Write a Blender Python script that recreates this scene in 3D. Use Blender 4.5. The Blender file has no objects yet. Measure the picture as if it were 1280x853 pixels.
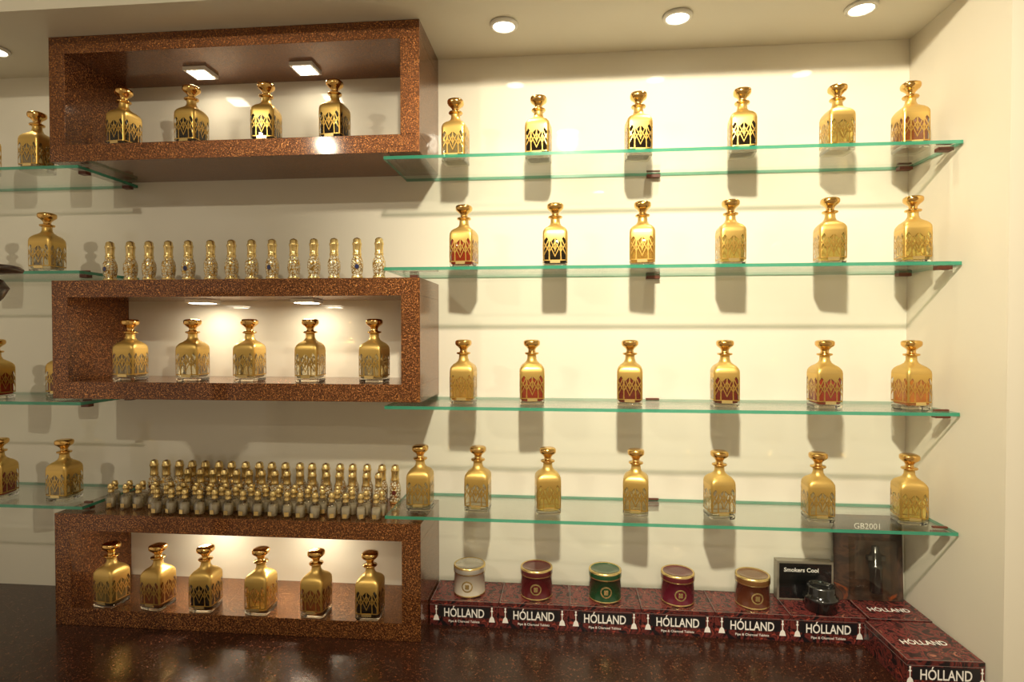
import bpy, math, random
from mathutils import Vector, Matrix
random.seed(7)
E = 1.55   # eye height; heights below are given relative to it
scene = bpy.context.scene
scene.view_settings.view_transform = 'Standard'

# ------------------------------------------------------------------ materials
def newmat(name):
    m = bpy.data.materials.new(name); m.use_nodes = True
    nt = m.node_tree
    return m, nt, nt.nodes["Principled BSDF"], nt.nodes["Material Output"]

def simple(name, col, rough=0.5, metal=0.0, coat=0.0, trans=0.0, ior=1.5, emis=None, es=0):
    m, nt, b, o = newmat(name)
    b.inputs["Base Color"].default_value = (*col, 1)
    b.inputs["Roughness"].default_value = rough
    b.inputs["Metallic"].default_value = metal
    b.inputs["Coat Weight"].default_value = coat
    b.inputs["Transmission Weight"].default_value = trans
    b.inputs["IOR"].default_value = ior
    if emis:
        b.inputs["Emission Color"].default_value = (*emis, 1)
        b.inputs["Emission Strength"].default_value = es
    return m

def N(nt, t, **kw):
    n = nt.nodes.new(t)
    for k, v in kw.items(): setattr(n, k, v)
    return n
def M(nt, op, a, b=None, c=None):
    n = N(nt, "ShaderNodeMath", operation=op)
    for i, x in enumerate((a, b, c)):
        if x is None: continue
        if isinstance(x, (int, float)): n.inputs[i].default_value = x
        else: nt.links.new(x, n.inputs[i])
    return n.outputs[0]
def ramp(nt, fac, stops):
    r = N(nt, "ShaderNodeValToRGB")
    els = r.color_ramp.elements
    while len(els) < len(stops): els.new(0.5)
    for e, (p, c) in zip(els, stops):
        e.position = p; e.color = (*c, 1)
    nt.links.new(fac, r.inputs[0])
    return r.outputs[0]

def wall_mat(name, col, rough, spec=0.5):
    m, nt, b, o = newmat(name)
    tc = N(nt, "ShaderNodeTexCoord")
    n = N(nt, "ShaderNodeTexNoise"); n.inputs["Scale"].default_value = 1.3; n.inputs["Detail"].default_value = 3
    nt.links.new(tc.outputs["Object"], n.inputs["Vector"])
    c = ramp(nt, n.outputs["Fac"], [(0.3, tuple(x*0.95 for x in col)), (0.7, col)])
    nt.links.new(c, b.inputs["Base Color"])
    b.inputs["Roughness"].default_value = rough
    b.inputs["Specular IOR Level"].default_value = spec
    return m

def glass_parts(nt, tint, base=0.04):
    """clear sheet: transparent + Schlick reflection, same from both sides"""
    tr = N(nt, "ShaderNodeBsdfTransparent"); tr.inputs[0].default_value = (*tint, 1)
    gl = N(nt, "ShaderNodeBsdfGlossy"); gl.inputs["Roughness"].default_value = 0.02
    lw = N(nt, "ShaderNodeLayerWeight"); lw.inputs[0].default_value = 0.5
    f = M(nt, "ADD", M(nt, "MULTIPLY", M(nt, "POWER", lw.outputs["Facing"], 5.0), 0.9), base)
    mx = N(nt, "ShaderNodeMixShader")
    nt.links.new(f, mx.inputs[0]); nt.links.new(tr.outputs[0], mx.inputs[1]); nt.links.new(gl.outputs[0], mx.inputs[2])
    return mx.outputs[0]
def thin_glass(name, tint=(0.93, 0.98, 0.95), base=0.04):
    m, nt, b, o = newmat(name)
    nt.nodes.remove(b)
    nt.links.new(glass_parts(nt, tint, base), o.inputs[0])
    return m
def glass_edge(name, col, clear=0.5):
    m, nt, b, o = newmat(name)
    b.inputs["Base Color"].default_value = (*col, 1); b.inputs["Roughness"].default_value = 0.15
    b.inputs["Coat Weight"].default_value = 0.5
    tr = N(nt, "ShaderNodeBsdfTransparent"); tr.inputs[0].default_value = (0.45, 0.85, 0.70, 1)
    mx = N(nt, "ShaderNodeMixShader"); mx.inputs[0].default_value = clear
    nt.links.new(b.outputs[0], mx.inputs[1]); nt.links.new(tr.outputs[0], mx.inputs[2])
    nt.links.new(mx.outputs[0], o.inputs[0])
    return m

def copper_mat(name, dark, mid, hot, metal=0.35, rough=0.3, hotp=0.66, vs=420, ns=110, bump=0.35, coat=0.4):
    """lacquered brown board with fine coppery crackle flakes"""
    m, nt, b, o = newmat(name)
    tc = N(nt, "ShaderNodeTexCoord")
    v = N(nt, "ShaderNodeTexVoronoi"); v.inputs["Scale"].default_value = vs
    v2 = N(nt, "ShaderNodeTexNoise"); v2.inputs["Scale"].default_value = ns; v2.inputs["Detail"].default_value = 8
    v2.inputs["Roughness"].default_value = 0.7
    for q in (v, v2): nt.links.new(tc.outputs["Object"], q.inputs["Vector"])
    sep = N(nt, "ShaderNodeSeparateColor"); nt.links.new(v.outputs["Color"], sep.inputs[0])
    f = M(nt, "ADD", M(nt, "MULTIPLY", sep.outputs[0], 0.35), M(nt, "MULTIPLY", v2.outputs["Fac"], 0.65))
    c = ramp(nt, f, [(0.3, dark), (0.5, mid), (hotp, mid), (hotp+0.10, hot)])
    nt.links.new(c, b.inputs["Base Color"])
    b.inputs["Metallic"].default_value = metal; b.inputs["Roughness"].default_value = rough
    b.inputs["Coat Weight"].default_value = coat; b.inputs["Coat Roughness"].default_value = 0.08
    bp = N(nt, "ShaderNodeBump"); bp.inputs["Strength"].default_value = bump; bp.inputs["Distance"].default_value = 0.002
    nt.links.new(f, bp.inputs["Height"]); nt.links.new(bp.outputs[0], b.inputs["Normal"])
    return m

def decanter_skin(name):
    """gilding breaking into lace over clear glass (UV: u across face -1..1, v height 0-1)"""
    m, nt, b, o = newmat(name)
    uv = N(nt, "ShaderNodeUVMap")
    s = N(nt, "ShaderNodeSeparateXYZ"); nt.links.new(uv.outputs[0], s.inputs[0])
    U, V = s.outputs[0], s.outputs[1]
    nz = N(nt, "ShaderNodeTexNoise"); nz.inputs["Scale"].default_value = 4; nt.links.new(uv.outputs[0], nz.inputs["Vector"])
    wob = M(nt, "SUBTRACT", nz.outputs["Fac"], 0.5)
    AU = M(nt, "ABSOLUTE", U)
    # scalloped lower hem of the solid gilding
    hem = M(nt, "ADD", 0.88, M(nt, "MULTIPLY", M(nt, "ABSOLUTE", M(nt, "SINE", M(nt, "MULTIPLY", U, 4.7))), -0.13))
    g = M(nt, "GREATER_THAN", M(nt, "ADD", V, M(nt, "MULTIPLY", wob, 0.1)), hem)
    # palm-like stems
    for c0, wd, lo in ((0.0, 0.04, 0.40), (0.46, 0.045, 0.12), (0.90, 0.045, 0.12)):
        dd = M(nt, "ABSOLUTE", M(nt, "SUBTRACT", M(nt, "ADD", AU, M(nt, "MULTIPLY", wob, 0.14)), c0))
        st = M(nt, "MULTIPLY", M(nt, "LESS_THAN", dd, wd), M(nt, "GREATER_THAN", V, lo))
        g = M(nt, "MAXIMUM", g, st)
    # fronds spreading from each stem: V = c - k*|AU-0.46|
    for c0, k in ((0.86, 0.9), (0.66, 0.9), (0.40, -0.7)):
        fr = M(nt, "ABSOLUTE", M(nt, "SUBTRACT", V, M(nt, "SUBTRACT", c0, M(nt, "MULTIPLY", M(nt, "ABSOLUTE", M(nt, "SUBTRACT", AU, 0.46)), k))))
        g = M(nt, "MAXIMUM", g, M(nt, "LESS_THAN", M(nt, "ADD", fr, M(nt, "MULTIPLY", wob, 0.06)), 0.032))
    foot = M(nt, "MULTIPLY", M(nt, "GREATER_THAN", V, 0.10), M(nt, "LESS_THAN", V, 0.135))
    g = M(nt, "MAXIMUM", g, foot)
    # lace part is a slightly deeper gold than the solid shoulder
    c = ramp(nt, V, [(0.55, (0.58, 0.36, 0.09)), (0.95, (0.74, 0.50, 0.15))])
    nt.links.new(c, b.inputs["Base Color"])
    b.inputs["Metallic"].default_value = 0.85; b.inputs["Roughness"].default_value = 0.33
    mx = N(nt, "ShaderNodeMixShader")
    nt.links.new(g, mx.inputs[0]); nt.links.new(glass_parts(nt, (0.97, 0.96, 0.92), 0.08), mx.inputs[1]); nt.links.new(b.outputs[0], mx.inputs[2])
    nt.links.new(mx.outputs[0], o.inputs[0])
    return m

def print_mat(name, base, a, hot, scale=28):
    m, nt, b, o = newmat(name)
    tc = N(nt, "ShaderNodeTexCoord")
    n = N(nt, "ShaderNodeTexNoise"); n.inputs["Scale"].default_value = scale; n.inputs["Detail"].default_value = 5; n.inputs["Distortion"].default_value = 2.2
    nt.links.new(tc.outputs["Object"], n.inputs["Vector"])
    c = ramp(nt, n.outputs["Fac"], [(0.40, base), (0.52, a), (0.60, base), (0.70, hot)])
    nt.links.new(c, b.inputs["Base Color"]); b.inputs["Roughness"].default_value = 0.25
    return m

WALL = wall_mat("cream_gloss_panel", (0.80, 0.765, 0.66), 0.025)
PAINT = wall_mat("cream_paint", (0.72, 0.67, 0.55), 0.45, 0.3)
CEIL = wall_mat("ceiling_paint", (0.70, 0.66, 0.55), 0.4, 0.3)
FLOOR = wall_mat("floor_tile", (0.50, 0.43, 0.34), 0.3)
COPPER = copper_mat("copper_crackle_board", (0.05, 0.014, 0.004), (0.16, 0.048, 0.012), (0.95, 0.42, 0.12), 0.6, 0.24, 0.59, 800, 230, 0.6, 0.6)
COUNTER = copper_mat("dark_copper_counter", (0.016, 0.006, 0.004), (0.045, 0.014, 0.008), (0.30, 0.10, 0.035), 0.25, 0.22, 0.64, coat=0.15, bump=0.3)
SHELF = thin_glass("shelf_glass", (0.965, 0.99, 0.975))
EDGE = glass_edge("shelf_glass_edge", (0.04, 0.30, 0.19), 0.22)
CLIP = simple("clip_brown", (0.12, 0.03, 0.015), 0.4)
GOLD = simple("polished_gold", (0.80, 0.50, 0.17), 0.14, 1.0)
SATIN = simple("satin_gold", (0.70, 0.47, 0.14), 0.40, 0.8, 0.3)
PALEGOLD = simple("pale_gold", (0.84, 0.64, 0.28), 0.26, 0.85)
BASEG = simple("thick_glass_base", (0.95, 0.92, 0.80), 0.03, 0, 0.0, 1.0, 1.45)
LAMP = simple("lamp_diffuser", (1, 1, 1), 0.5, emis=(1.0, 0.90, 0.70), es=14)
LAMP2 = simple("room_and_fill_lamp_diffuser", (1, 1, 1), 0.5, emis=(1.0, 0.90, 0.70), es=60)
TRIMW = simple("lamp_trim_white", (0.8, 0.78, 0.72), 0.35)
WHITE = simple("white_ink", (0.85, 0.82, 0.78), 0.4)

# ------------------------------------------------------------------ mesh builder
class MB:
    def __init__(s): s.v=[]; s.f=[]; s.m=[]; s.sm=[]; s.uv=[]; s.mats=[]
    def mi(s, mat):
        if mat not in s.mats: s.mats.append(mat)
        return s.mats.index(mat)
    def face(s, idx, mat, smooth=False, uv=None):
        s.f.append(idx); s.m.append(s.mi(mat)); s.sm.append(smooth); s.uv.append(uv or [(0, 0)]*len(idx))
    def box(s, x0, x1, y0, y1, z0, z1, mat, side=None, mtx=None):
        b = len(s.v)
        for z in (z0, z1):
            for x, y in ((x0, y0), (x1, y0), (x1, y1), (x0, y1)):
                p = Vector((x, y, z)); s.v.append(mtx @ p if mtx else p)
        side = side or mat
        s.face([b+3, b+2, b+1, b], mat); s.face([b+4, b+5, b+6, b+7], mat)
        for i in range(4):
            j = (i+1) % 4
            s.face([b+i, b+j, b+4+j, b+4+i], side)
    def loft(s, rings, seg=24, mtx=None, cap0=True, cap1=True, uvz=None, smooth=True):
        """rings: (z, r, n, mat) superellipse cross sections"""
        b0 = len(s.v)
        loc = []
        for (z, r, n, mat) in rings:
            for i in range(seg):
                t = 2*math.pi*(i+0.5)/seg
                c, sn = math.cos(t), math.sin(t)
                x = math.copysign(abs(c)**(2/n), c)*r; y = math.copysign(abs(sn)**(2/n), sn)*r
                p = Vector((x, y, z)); loc.append(p); s.v.append(mtx @ p if mtx else p)
        for k in range(len(rings)-1):
            for i in range(seg):
                j = (i+1) % seg
                q = [k*seg+i, k*seg+j, (k+1)*seg+j, (k+1)*seg+i]
                uv = None
                if uvz:
                    cx = sum(loc[a].x for a in q); cy = sum(loc[a].y for a in q)
                    R = 0.035
                    uv = [((loc[a].y if abs(cx) > abs(cy) else loc[a].x)/R, (loc[a].z-uvz[0])/(uvz[1]-uvz[0])) for a in q]
                s.face([b0+a for a in q], rings[k][3], smooth, uv)
        if cap0: s.face([b0+i for i in reversed(range(seg))], rings[0][3])
        if cap1: s.face([b0+(len(rings)-1)*seg+i for i in range(seg)], rings[-1][3])
    def append(s, me, mtx, mat):
        b = len(s.v)
        for v in me.vertices: s.v.append(mtx @ v.co)
        for p in me.polygons: s.face([b+i for i in p.vertices], mat)
    def poly(s, pts, mat, mtx=None):
        b = len(s.v)
        for p in pts:
            p = Vector(p); s.v.append(mtx @ p if mtx else p)
        s.face(list(range(b, b+len(pts))), mat)
    def mesh(s, name):
        me = bpy.data.meshes.new(name)
        me.from_pydata([tuple(v) for v in s.v], [], s.f)
        for m in s.mats: me.materials.append(m)
        me.polygons.foreach_set("material_index", s.m)
        me.polygons.foreach_set("use_smooth", s.sm)
        ul = me.uv_layers.new(name="UVMap")
        flat = [c for u in s.uv for p in u for c in p]
        ul.data.foreach_set("uv", flat)
        me.update()
        return me
def add(name, me, loc=(0, 0, 0), rz=0, bevel=0, parent=None):
    o = bpy.data.objects.new(name, me)
    scene.collection.objects.link(o)
    o.location = loc; o.rotation_euler = (0, 0, rz)
    if bevel:
        bm = o.modifiers.new("bevel", "BEVEL"); bm.width = bevel; bm.segments = 2; bm.limit_method = 'ANGLE'
    if parent: o.parent = parent
    return o
def text_mesh(body, size, ext=0.0, bold=0.0):
    c = bpy.data.curves.new("txt", "FONT"); c.body = body; c.size = size
    c.align_x = 'CENTER'; c.align_y = 'CENTER'; c.offset = bold; c.resolution_u = 3
    o = bpy.data.objects.new("txt", c); scene.collection.objects.link(o)
    dg = bpy.context.evaluated_depsgraph_get(); dg.update()
    me = bpy.data.meshes.new_from_object(o.evaluated_get(dg))
    bpy.data.objects.remove(o)
    return me
def quick_box(name, x0, x1, y0, y1, z0, z1, mat, bevel=0):
    b = MB(); cx, cy, cz = (x0+x1)/2, (y0+y1)/2, (z0+z1)/2
    b.box(x0-cx, x1-cx, y0-cy, y1-cy, z0-cz, z1-cz, mat)
    return add(name, b.mesh(name), (cx, cy, cz+E), bevel=bevel)

# ------------------------------------------------------------------ room shell
XL, XR = -2.91, 1.0125
ZC = 0.862      # niche ceiling
ZR = 1.21       # room ceiling
quick_box("wall_back", XL-0.1, XR+0.1, 0.0, 0.1, -E, ZR+0.1, WALL)
quick_box("wall_right", XR, XR+1.6, -0.39, -0.0005, -E, ZR+0.1, PAINT)
quick_box("wall_left", XL-0.5, XL, -0.39, -0.0005, -E, ZR+0.1, PAINT)
quick_box("floor", XL-0.5, XR+1.6, -4.5, 0.1, -E-0.1, -E, FLOOR)
quick_box("ceiling", XL-0.5, XR+1.6, -4.5, -0.3905, ZR, ZR+0.1, CEIL)
quick_box("trim_soffit", XL, XR, -0.375, -0.0005, ZC, ZR+0.099, CEIL)
quick_box("wall_front", XL-0.5, XR+1.6, -4.6, -4.5, -E, ZR+0.1, PAINT)
# counter
cb = MB()
cb.box(XL+0.001, XR-0.001, -0.52, -0.001, -0.90, -0.87, COUNTER)
cb.box(XL+0.001, XR-0.001, -0.49, -0.001, -E+0.08, -0.90, COPPER)
cb.box(XL+0.001, XR-0.001, -0.44, -0.001, -E, -E+0.08, COUNTER)
for i in range(1, 6):
    x = XL + i*(XR-XL)/6
    cb.box(x-0.004, x+0.004, -0.493, -0.49, -E+0.1, -0.92, COUNTER)
    cb.box(x-0.06, x-0.045, -0.51, -0.495, -1.2, -1.05, GOLD)
add("display_counter", cb.mesh("display_counter"), (0, 0, E))

# ------------------------------------------------------------------ display boxes
BX0, BX1 = -1.504, -0.398
def display_box(zb, zt):
    t = 0.050; b = MB(); y0, y1 = -0.240, -0.001
    b.box(BX0, BX1, y0, y1, zt-t, zt, COPPER)
    b.box(BX0, BX1, y0, y1, zb, zb+t, COPPER)
    b.box(BX0, BX0+t, y0, y1, zb+t, zt-t, COPPER)
    b.box(BX1-t-0.004, BX1, y0, y1, zb+t, zt-t, COPPER)
    for x in (-1.126, -0.788):
        b.box(x-0.036, x+0.036, -0.136, -0.064, zt-t-0.012, zt-t-0.0005, TRIMW)
        b.box(x-0.028, x+0.028, -0.128, -0.072, zt-t-0.0135, zt-t-0.012, LAMP)
        l = bpy.data.lights.new("puck_light", "AREA"); l.shape = 'SQUARE'; l.size = 0.055
        l.energy = PUCK[0]; l.color = (1.0, 0.87, 0.64)
        lo = bpy.data.objects.new("puck_light", l); scene.collection.objects.link(lo)
        lo.location = (x, -0.11, E+zt-t-0.018)
    PUCK.pop(0)
    return add("display_box", b.mesh("display_box"), (0, 0, E), bevel=0.0015)
PUCK = [0.22, 0.6, 0.6]
display_box(0.498, 0.8615)
display_box(-0.197, 0.151)
display_box(-0.8695, -0.538)

# ------------------------------------------------------------------ glass shelves
def glass_shelf(x0, x1, z, clips):
    b = MB(); t = 0.009
    b.box(x0, x1, -0.24, -0.004, z-t, z, SHELF, EDGE)
    for (cx, cy, w, d) in clips:
        b.box(cx-w, cx+w, cy-d, cy+d, z-t-0.009, z-t, CLIP)
        b.box(cx-w, cx+w, cy-d*0.4, cy+d*0.4, z, z+0.004, CLIP)
    return add("glass_shelf", b.mesh("glass_shelf"), (0, 0, E))
Z = [0.488, 0.180, -0.2075, -0.516]
for i, z in enumerate(Z):
    cl = [(0.985, -0.205, 0.018, 0.010), (0.985, -0.03, 0.018, 0.010), (0.27, -0.014, 0.02, 0.009)]
    if i in (1, 3): cl.append((-0.45, -0.10, 0.012, 0.010))
    glass_shelf(-0.500, 1.009, z, cl)
    cl = [(-1.43, -0.20, 0.012, 0.010), (-1.43, -0.03, 0.012, 0.010), (-2.2, -0.014, 0.02, 0.009)]
    glass_shelf(XL+0.003, -1.415, z, cl)

# ------------------------------------------------------------------ decanters
LIQ = {   # colour, transmission
 'black': ((0.012, 0.008, 0.005), 0.0), 'red': ((0.45, 0.05, 0.015), 0.4), 'dred': ((0.20, 0.016, 0.008), 0.3),
 'brown': ((0.36, 0.10, 0.02), 0.4), 'orange': ((0.92, 0.34, 0.04), 0.6), 'amber': ((0.92, 0.56, 0.12), 0.7),
 'yellow': ((0.98, 0.80, 0.22), 0.8), 'gold': ((0.70, 0.58, 0.30), 0.7), 'pale': ((0.90, 0.86, 0.68), 0.85), 'olive': ((0.38, 0.27, 0.08), 0.5)}
SKIN = decanter_skin("gilded_lace_glass")
DEC = {}
def decanter_mesh(kind):
    if kind in DEC: return DEC[kind]
    c, t = LIQ[kind]
    liq = simple("perfume_"+kind, c, 0.05, 0, 0, t, 1.3)
    b = MB(); n = 9
    G, S, K = GOLD, SATIN, SKIN
    b.loft([(0.0, 0.0325, n, BASEG), (0.0015, 0.0345, n, BASEG), (0.0095, 0.0348, n, BASEG)], 32)
    rings = [(0.010, 0.0350, n, K), (0.045, 0.0353, n, K), (0.080, 0.0353, n, K), (0.094, 0.0352, n, S), (0.102, 0.0345, 8, S),
             (0.108, 0.0322, 6, S), (0.1135, 0.0280, 4.5, S), (0.118, 0.0220, 3, S), (0.123, 0.0165, 2.3, S),
             (0.130, 0.0135, 2, S), (0.138, 0.0130, 2, S), (0.1415, 0.0130, 2, G), (0.1430, 0.0190, 2, G), (0.1455, 0.0205, 2, G), (0.1480, 0.0195, 2, G),
             (0.1490, 0.0115, 2, G), (0.1545, 0.0098, 2, G), (0.159, 0.0115, 2, G), (0.164, 0.0165, 2.2, G), (0.168, 0.0212, 2.4, G),
             (0.1715, 0.0232, 2.5, G), (0.178, 0.0235, 2.5, G), (0.1815, 0.0222, 2.5, G), (0.184, 0.0180, 2.4, G), (0.185, 0.0100, 2, G)]
    b.loft(rings, 32, uvz=(0.010, 0.094), cap0=False)
    b.loft([(0.0115, 0.0290, 6, liq), (0.014, 0.0316, 7, liq), (0.086, 0.0320, 7, liq), (0.088, 0.0305, 7, liq)], 32)
    b.box(-0.014, 0.014, -0.0362, -0.0353, 0.012, 0.020, PALEGOLD)
    DEC[kind] = b.mesh("perfume_decanter_"+kind)
    return DEC[kind]
def decanter(x, y, z, kind, rz=None):
    if rz is None: rz = random.uniform(-0.16, 0.16)
    return add("perfume_decanter", decanter_mesh(kind), (x, y, E+z+0.0002), rz)
rows = [
 (Z[0], -0.15, [(-0.314, 'gold'), (-0.0736, 'black'), (0.2078, 'black'), (0.491, 'black'), (0.743, 'yellow'), (0.932, 'brown')]),
 (Z[1], -0.16, [(-0.288, 'red'), (-0.0253, 'black'), (0.219, 'amber'), (0.459, 'yellow'), (0.722, 'yellow'), (0.936, 'yellow')]),
 (Z[2], -0.16, [(-0.290, 'amber'), (-0.092, 'red'), (0.1854, 'dred'), (0.4458, 'dred'), (0.7114, 'red'), (0.936, 'orange')]),
 (Z[3], -0.16, [(-0.4186, 'gold'), (-0.248, 'pale'), (-0.046, 'yellow'), (0.203, 'gold'), (0.4326, 'pale'), (0.6965, 'gold'), (0.934, 'yellow')]),
 (0.548, -0.17, [(-1.3265, 'black'), (-1.110, 'black'), (-0.8766, 'black'), (-0.6676, 'black')]),
 (-0.147, -0.17, [(-1.3136, 'gold'), (-1.113, 'pale'), (-0.9337, 'gold'), (-0.7459, 'pale'), (-0.5516, 'gold')]),
 (-0.8195, -0.20, [(-1.3577, 'olive'), (-1.208, 'brown'), (-1.058, 'black'), (-0.8864, 'amber'), (-0.7179, 'brown'), (-0.557, 'black')]),
 (Z[0], -0.17, [(-1.612, 'gold'), (-1.80, 'brown')]), (Z[1], -0.17, [(-1.583, 'pale'), (-1.85, 'amber')]),
 (Z[2], -0.17, [(-1.762, 'red')]), (Z[2], -0.10, [(-1.60, 'brown')]),
 (Z[3], -0.17, [(-1.5355, 'gold'), (-1.755, 'red')]),
]
for z, y, lst in rows:
    for x, k in lst: decanter(x, y, z, k)

# ------------------------------------------------------------------ small bottles (masses)
def filigree():
    m, nt, b, o = newmat("filigree_enamel")
    tc = N(nt, "ShaderNodeTexCoord")
    v = N(nt, "ShaderNodeTexVoronoi", feature='DISTANCE_TO_EDGE'); v.inputs["Scale"].default_value = 120
    nt.links.new(tc.outputs["Object"], v.inputs["Vector"])
    g = M(nt, "LESS_THAN", v.outputs["Distance"], 0.11)
    col = N(nt, "ShaderNodeMix", data_type='RGBA'); nt.links.new(g, col.inputs[0])
    col.inputs[6].default_value = (0.70, 0.65, 0.50, 1); col.inputs[7].default_value = (0.60, 0.38, 0.11, 1)
    nt.links.new(col.outputs[2], b.inputs["Base Color"])
    nt.links.new(M(nt, "MULTIPLY", g, 0.9), b.inputs["Metallic"]); b.inputs["Roughness"].default_value = 0.15
    return m
FIL = filigree()
JEWEL = simple("jewel_blue", (0.02, 0.03, 0.12), 0.1, 0, 0.6)
JEWR = simple("jewel_dark_red", (0.12, 0.02, 0.02), 0.1, 0, 0.6)
def vial_a(b, x, y, s=1.0, jewel=None, rz=0):
    m = Matrix.Translation((x, y, 0)) @ Matrix.Rotation(rz, 4, 'Z') @ Matrix.Diagonal((s*0.92, s*0.92, s, 1))
    G = PALEGOLD
    b.loft([(0, .016, 3, G), (.002, .0185, 3, G), (.008, .0175, 3, FIL), (.013, .0150, 3, FIL), (.020, .0170, 3, FIL), (.036, .0190, 3, FIL),
            (.050, .0184, 3, FIL), (.060, .0155, 2.5, FIL), (.068, .0125, 2, G), (.071, .0140, 2, G), (.075, .0140, 2, G), (.077, .0125, 2, G),
            (.086, .0128, 2, G), (.098, .0133, 2, G), (.1, .0147, 2, G), (.104, .0147, 2, G), (.107, .0128, 2, G), (.115, .0122, 2, G), (.119, .008, 2, G)], 16, m)
    if jewel:
        jm = m @ Matrix.Translation((0, -0.0185, 0.036)) @ Matrix.Rotation(math.pi/2, 4, 'X')
        b.loft([(0, .0085, 2, G), (.001, .0085, 2, G), (.0015, .007, 2, jewel), (.003, .004, 2, jewel)], 12, jm)
    b.loft([(.1192, .005, 2, JEWR), (.1205, .003, 2, JEWR)], 8, m)
VG = thin_glass("vial_glass", (0.90, 0.88, 0.82), 0.14)
OIL = simple("vial_oil", (0.80, 0.74, 0.60), 0.08, 0, 0.3, 0.5, 1.3)
def vial_b(b, x, y, s=1.0, rz=0):
    m = Matrix.Translation((x, y, 0)) @ Matrix.Rotation(rz, 4, 'Z') @ Matrix.Scale(s, 4)
    G = PALEGOLD; C = VG
    b.loft([(0, .0125, 4, C), (.0015, .014, 4, C), (.018, .0145, 4, C), (.034, .0142, 4, C), (.041, .0115, 3, C), (.045, .008, 2, C), (.0475, .0070, 2, G),
            (.049, .0088, 2, G), (.052, .0088, 2, G), (.0535, .0078, 2, G), (.060, .0078, 2, G), (.062, .0092, 2, G), (.065, .0092, 2, G), (.068, .0078, 2, G), (.073, .0074, 2, G), (.075, .005, 2, G)], 12, m)
    b.loft([(.004, .0100, 3, OIL), (.024, .0115, 3, OIL), (.034, .0105, 3, OIL)], 10, m)
    b.box(-.006, .006, -.0153, -.0146, .006, .018, PALEGOLD, mtx=m)
b = MB()
for i in range(14):
    vial_a(b, -1.362+i*0.0638+random.uniform(-.004, .004), -0.19, 1.0, (JEWEL if i % 4 == 0 else None), random.uniform(-.3, .3))
add("roll_on_perfume_bottles", b.mesh("roll_on_perfume_bottles"), (0, 0, E+0.1512))
b = MB()
for i in range(19):
    vial_a(b, -1.335+i*0.0448+random.uniform(-.003, .003), -0.045, 1.0, (JEWR if i % 3 == 0 else None), random.uniform(-.3, .3))
for i in range(16):
    vial_a(b, -1.19+i*0.0415+random.uniform(-.003, .003), -0.088, 0.88, None, random.uniform(-.3, .3))
add("roll_on_perfume_bottles", b.mesh("roll_on_perfume_bottles"), (0, 0, E-0.5378))
b = MB()
for r, (y, x0, cnt) in enumerate([(-0.140, -1.39, 18), (-0.177, -1.375, 21), (-0.214, -1.20, 18)]):
    for i in range(cnt):
        xx = x0+i*0.0445+random.uniform(-.003, .003)
        if xx < -0.525: vial_b(b, xx, y+random.uniform(-.003, .003), 1.0, random.uniform(-.4, .4))
add("sample_vials", b.mesh("sample_vials"), (0, 0, E-0.5378))

# ------------------------------------------------------------------ tobacco cartons
PRINT = print_mat("carton_print_dark", (0.012, 0.008, 0.010), (0.16, 0.03, 0.025), (0.35, 0.06, 0.04), 22)
PRINTT = print_mat("carton_print_top", (0.03, 0.012, 0.014), (0.20, 0.04, 0.035), (0.40, 0.14, 0.09), 26)
BLACKB = simple("carton_black_band", (0.012, 0.010, 0.012), 0.3)
EDGEP = simple("carton_edge_grey", (0.16, 0.12, 0.11), 0.4)
T1 = text_mesh("H\u00d3LLAND", 0.030, bold=0.0004)
T2 = text_mesh("Pipe & Charcoal Tablets", 0.0095, bold=0.0001)
def carton_mesh(w=0.2045, d=0.139, h=0.073, top=False):
    b = MB()
    b.box(-w/2, w/2, -d/2, d/2, 0, h, PRINTT, PRINT)
    R = Matrix.Rotation(math.pi/2, 4, 'X')
    F = Matrix.Translation((0, -d/2-0.0009, 0.038)) @ R
    b.poly([(-.078, -d/2-.0004, .026), (.078, -d/2-.0004, .026), (.078, -d/2-.0004, .058), (-.078, -d/2-.0004, .058)], BLACKB)
    # lid seam and pale printed borders
    b.box(-w/2-.0004, w/2+.0004, -d/2-.0006, d/2, h-.0125, h-.0115, EDGEP)
    b.box(-w/2+.002, w/2-.002, -d/2+.002, -d/2+.004, h, h+.0004, EDGEP)
    b.box(-w/2+.002, -w/2+.004, -d/2+.002, d/2-.002, h, h+.0004, EDGEP)
    b.append(T1, F @ Matrix.Diagonal((0.86, 1.20, 1, 1)), WHITE)
    b.append(T2, Matrix.Translation((0, -d/2-0.0009, 0.014)) @ R, WHITE)
    if top:
        b.append(T1, Matrix.Translation((0, -0.012, h+0.0005)) @ Matrix.Diagonal((0.8, 1.0, 1, 1)), WHITE)
    for sx in (-1, 1):   # water-pipe silhouettes flanking the lettering
        M4 = F @ Matrix.Translation((sx*0.083, -0.003, 0))
        b.poly([(-.009, -.02, 0), (.009, -.02, 0), (.006, -.008, 0), (.0012, -.002, 0), (.0012, .010, 0), (.004, .013, 0), (.0012, .016, 0), (.0025, .024, 0),
                (-.0025, .024, 0), (-.0012, .016, 0), (-.004, .013, 0), (-.0012, .010, 0), (-.0012, -.002, 0), (-.006, -.008, 0)], WHITE, M4)
    return b.mesh("tobacco_carton")
CM = carton_mesh()
for i in range(6):
    add("tobacco_carton", CM, (-0.397+0.1040+i*0.2057, -0.0715, E-0.8698))
cm2 = carton_mesh(0.165, 0.139, 0.073, True)
add("tobacco_carton", cm2, (0.9265, -0.0715, E-0.8698))
cm3 = carton_mesh(0.180, 0.190, 0.073, True)
add("tobacco_carton", cm3, (0.918, -0.245, E-0.8698), 0.02)

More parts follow.
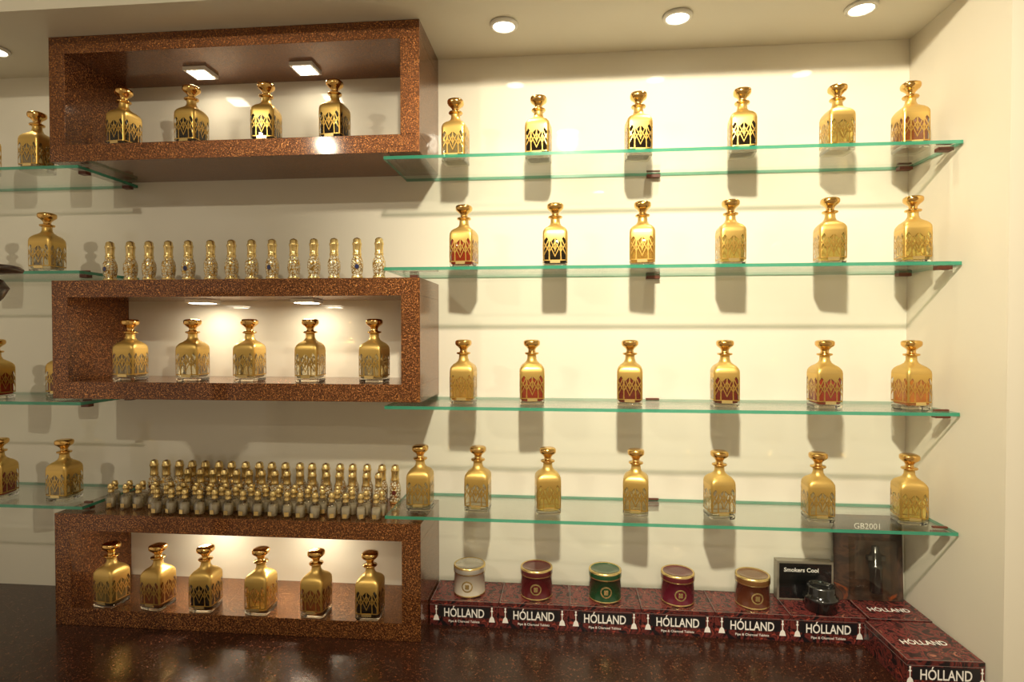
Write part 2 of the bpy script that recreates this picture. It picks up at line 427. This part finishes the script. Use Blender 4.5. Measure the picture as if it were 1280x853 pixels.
# ------------------------------------------------------------------ tins
def tin(x, col, lid, h=0.088, r=0.047):
    side = simple("tin_lacquer", col, 0.25, 0.2, 0.6)
    b = MB(); G = PALEGOLD
    b.loft([(0, r-.001, 2, G), (.001, r+.0008, 2, G), (.004, r+.0008, 2, G), (.005, r, 2, side), (h*.74, r, 2, side), (h*.75, r+.0015, 2, G), (h*.79, r+.0018, 2, lid),
            (h*.93, r+.0018, 2, G), (h*.98, r+.001, 2, G), (h, r-.002, 2, G), (h-.002, r-.004, 2, lid), (h-.002, r*.5, 2, lid), (h-.002, 0.001, 2, lid)], 40)
    for k in range(2):
        rr = (0.017, 0.0125)[k]; mt = (PALEGOLD, side)[k]; off = r+0.0004+k*0.0004
        pts = []
        for j in range(24):
            a = 2*math.pi*j/24; px = rr*math.cos(a); ang = px/r
            pts.append((off*math.sin(ang), -off*math.cos(ang), h*.38+rr*math.sin(a)))
        c = (0, -off, h*.38)
        for j in range(24):
            b.poly([c, pts[j], pts[(j+1) % 24]], mt)
    b.box(-.006, .006, -r-0.0012, -r-0.0004, h*.38-.007, h*.38+.007, PALEGOLD)
    return add("tobacco_tin", b.mesh("tobacco_tin"), (x, -0.075, E-0.7958))
SILV = simple("tin_silver", (0.75, 0.72, 0.65), 0.25, 0.7)
tin(-0.287, (0.62, 0.56, 0.46), SILV)
tin(-0.082, (0.11, 0.012, 0.015), simple("lid_maroon", (0.12, 0.02, 0.02), 0.2, 0.2, 0.5))
tin(0.1236, (0.012, 0.06, 0.02), simple("lid_green", (0.02, 0.08, 0.03), 0.2, 0.2, 0.5))
tin(0.3365, (0.13, 0.010, 0.025), simple("lid_red", (0.13, 0.02, 0.025), 0.2, 0.2, 0.5))
tin(0.551, (0.12, 0.035, 0.015), simple("lid_brown", (0.20, 0.09, 0.03), 0.2, 0.3, 0.5))
b = MB(); K = simple("black_gloss", (0.01, 0.01, 0.01), 0.12, 0, 0.6); K2 = simple("dark_steel", (0.12, 0.12, 0.12), 0.25, 0.9)
b.loft([(0, .038, 2, K), (.002, .042, 2, K), (.030, .043, 2, K), (.032, .046, 2, K2), (.040, .046, 2, K), (.044, .040, 2, K), (.052, .038, 2, K), (.066, .037, 2, K2),
        (.070, .035, 2, K), (.070, .029, 2, K), (.064, .027, 2, K), (.064, .001, 2, K)], 36)
add("round_ashtray", b.mesh("round_ashtray"), (0.735, -0.094, E-0.7958))
b = MB(); FR = simple("clear_case", (0.28, 0.25, 0.2), 0.15, 0.3)
w, h = 0.160, 0.115
b.box(-w/2, w/2, -0.014, 0.014, 0, h, FR)
b.box(-w/2+.006, w/2-.006, -0.0155, -0.014, .006, h-.006, K)
R = Matrix.Rotation(math.pi/2, 4, 'X')
b.append(text_mesh("Smokers Cool", 0.017, bold=.0003), Matrix.Translation((-.012, -.0162, .09)) @ R, WHITE)
b.append(text_mesh("COOL", 0.012), Matrix.Translation((.05, -.0162, .02)) @ R, WHITE)
b.poly([(.045+.016*math.cos(t*math.pi/12), -.0162, .062+.016*math.sin(t*math.pi/12)) for t in range(24)], K2)
add("boxed_smoking_filter", b.mesh("boxed_smoking_filter"), (0.712, -0.03, E-0.7958))
b = MB(); CARD = print_mat("blister_card", (0.045, 0.032, 0.028), (0.09, 0.05, 0.035), (0.42, 0.10, 0.03), 9)
w, h = 0.195, 0.250
b.box(-w/2, w/2, 0.006, 0.009, 0, h, CARD)
b.box(-w/2+.012, w/2-.012, 0.0045, 0.006, h-.055, h-.012, K2)
b.append(text_mesh("GB2001", 0.024), Matrix.Translation((0, .004, h-.033)) @ R, WHITE)
b.box(-.055, .062, -0.030, 0.0058, .018, h-.065, thin_glass("blister_plastic", (0.92, 0.9, 0.86)))
m0 = Matrix.Translation((0.012, -0.012, 0.03))
b.loft([(0, .014, 2, K), (.002, .017, 2, K), (.07, .0165, 2, K), (.072, .018, 2, K2), (.080, .018, 2, K2), (.082, .015, 2, K), (.115, .0145, 2, K), (.118, .011, 2, K2), (.135, .010, 2, K2), (.137, .005, 2, K)], 20, m0)
b.box(-.024, .024, -.008, .008, .095, .108, K2, mtx=m0)
o = add("torch_lighter_pack", b.mesh("torch_lighter_pack"), (0.900, -0.034, E-0.7956)); o.rotation_euler = (-0.06, 0, 0)

# carved pedestal stand whose top just enters the frame at the left
b = MB(); WD = copper_mat("carved_dark_wood", (0.012, 0.005, 0.003), (0.04, 0.015, 0.008), (0.08, 0.03, 0.015), 0, 0.4, 0.7, 60, 30)
b.loft([(0, .15, 2, WD), (.03, .15, 2, WD), (.05, .10, 2, WD), (.12, .045, 2, WD), (.30, .03, 2, WD), (.60, .045, 2, WD), (.70, .028, 2, WD), (1.10, .03, 2, WD), (1.30, .025, 2, WD),
        (1.55, .024, 2, WD), (1.60, .030, 2, WD), (1.625, .050, 2, WD), (1.645, .060, 2, WD), (1.662, .050, 2, WD), (1.670, .035, 2, WD), (1.676, .035, 2, WD), (1.680, .082, 2, WD), (1.687, .085, 2, WD), (1.693, .078, 2, WD), (1.690, .01, 2, WD)], 32)
add("carved_pedestal_stand", b.mesh("carved_pedestal_stand"), (-1.262, -0.68, 0.0003))

# ------------------------------------------------------------------ ceiling lamps and added room fills
def downlight_or_fill(x, y, z, r, energy, lamp, tgt=None, angle=150, blend=0.6, soft=None):
    b = MB()
    b.loft([(-0.001, r*1.35, 2, TRIMW), (-0.006, r*1.3, 2, TRIMW), (-0.010, r*1.05, 2, TRIMW), (-0.007, r, 2, TRIMW), (-0.006, r*0.98, 2, lamp), (-0.006, 0.001, 2, lamp)], 32, cap0=True, cap1=True)
    o = add("recessed_downlight_or_fill", b.mesh("recessed_downlight_or_fill"), (x, y, E+z))
    l = bpy.data.lights.new("downlight_or_fill_beam", "SPOT"); l.energy = energy; l.color = (1.0, 0.89, 0.67)
    sft = soft or r*0.5
    l.shadow_soft_size = sft; l.spot_size = math.radians(angle); l.spot_blend = blend
    lo = bpy.data.objects.new("downlight_or_fill_beam", l); scene.collection.objects.link(lo)
    lo.location = (x, y, E+z-0.012-sft)
    if tgt:
        d = Vector(tgt)-lo.location
        lo.rotation_euler = d.to_track_quat('-Z', 'Y').to_euler()
for x in (-0.169, 0.307, 0.784): downlight_or_fill(x, -0.19, ZC, 0.030, 7, LAMP, angle=85, blend=1.0)
for x in (-1.73, -2.2): downlight_or_fill(x, -0.19, ZC, 0.030, 3, LAMP, angle=85, blend=1.0)
downlight_or_fill(0.02, -1.7, ZR, 0.062, 250, LAMP2, (0.5, 0, E+0.1), 85, 1.0, 0.045)
downlight_or_fill(-1.5, -2.2, ZR, 0.045, 40, LAMP2, (-1.2, 0, E-0.3), 110, 0.8)  # added fill, an invented lamp that brightens the left side
downlight_or_fill(0.3, -3.2, ZR, 0.045, 100, LAMP2, None, 150, 0.8)  # unseen lamp behind the camera, added as general room fill

w = bpy.data.worlds.new("World"); scene.world = w; w.use_nodes = True
w.node_tree.nodes["Background"].inputs[0].default_value = (1.0, 0.82, 0.60, 1)
w.node_tree.nodes["Background"].inputs[1].default_value = 0.5

# ------------------------------------------------------------------ camera
cam = bpy.data.cameras.new("camera"); cam.sensor_width = 36; cam.lens = 716/1280*36; cam.clip_start = 0.05
co = bpy.data.objects.new("camera", cam); scene.collection.objects.link(co)
co.location = (0, -1.8, E)
co.rotation_euler = (math.radians(90-0.92), 0, math.radians(5.19))
scene.camera = co
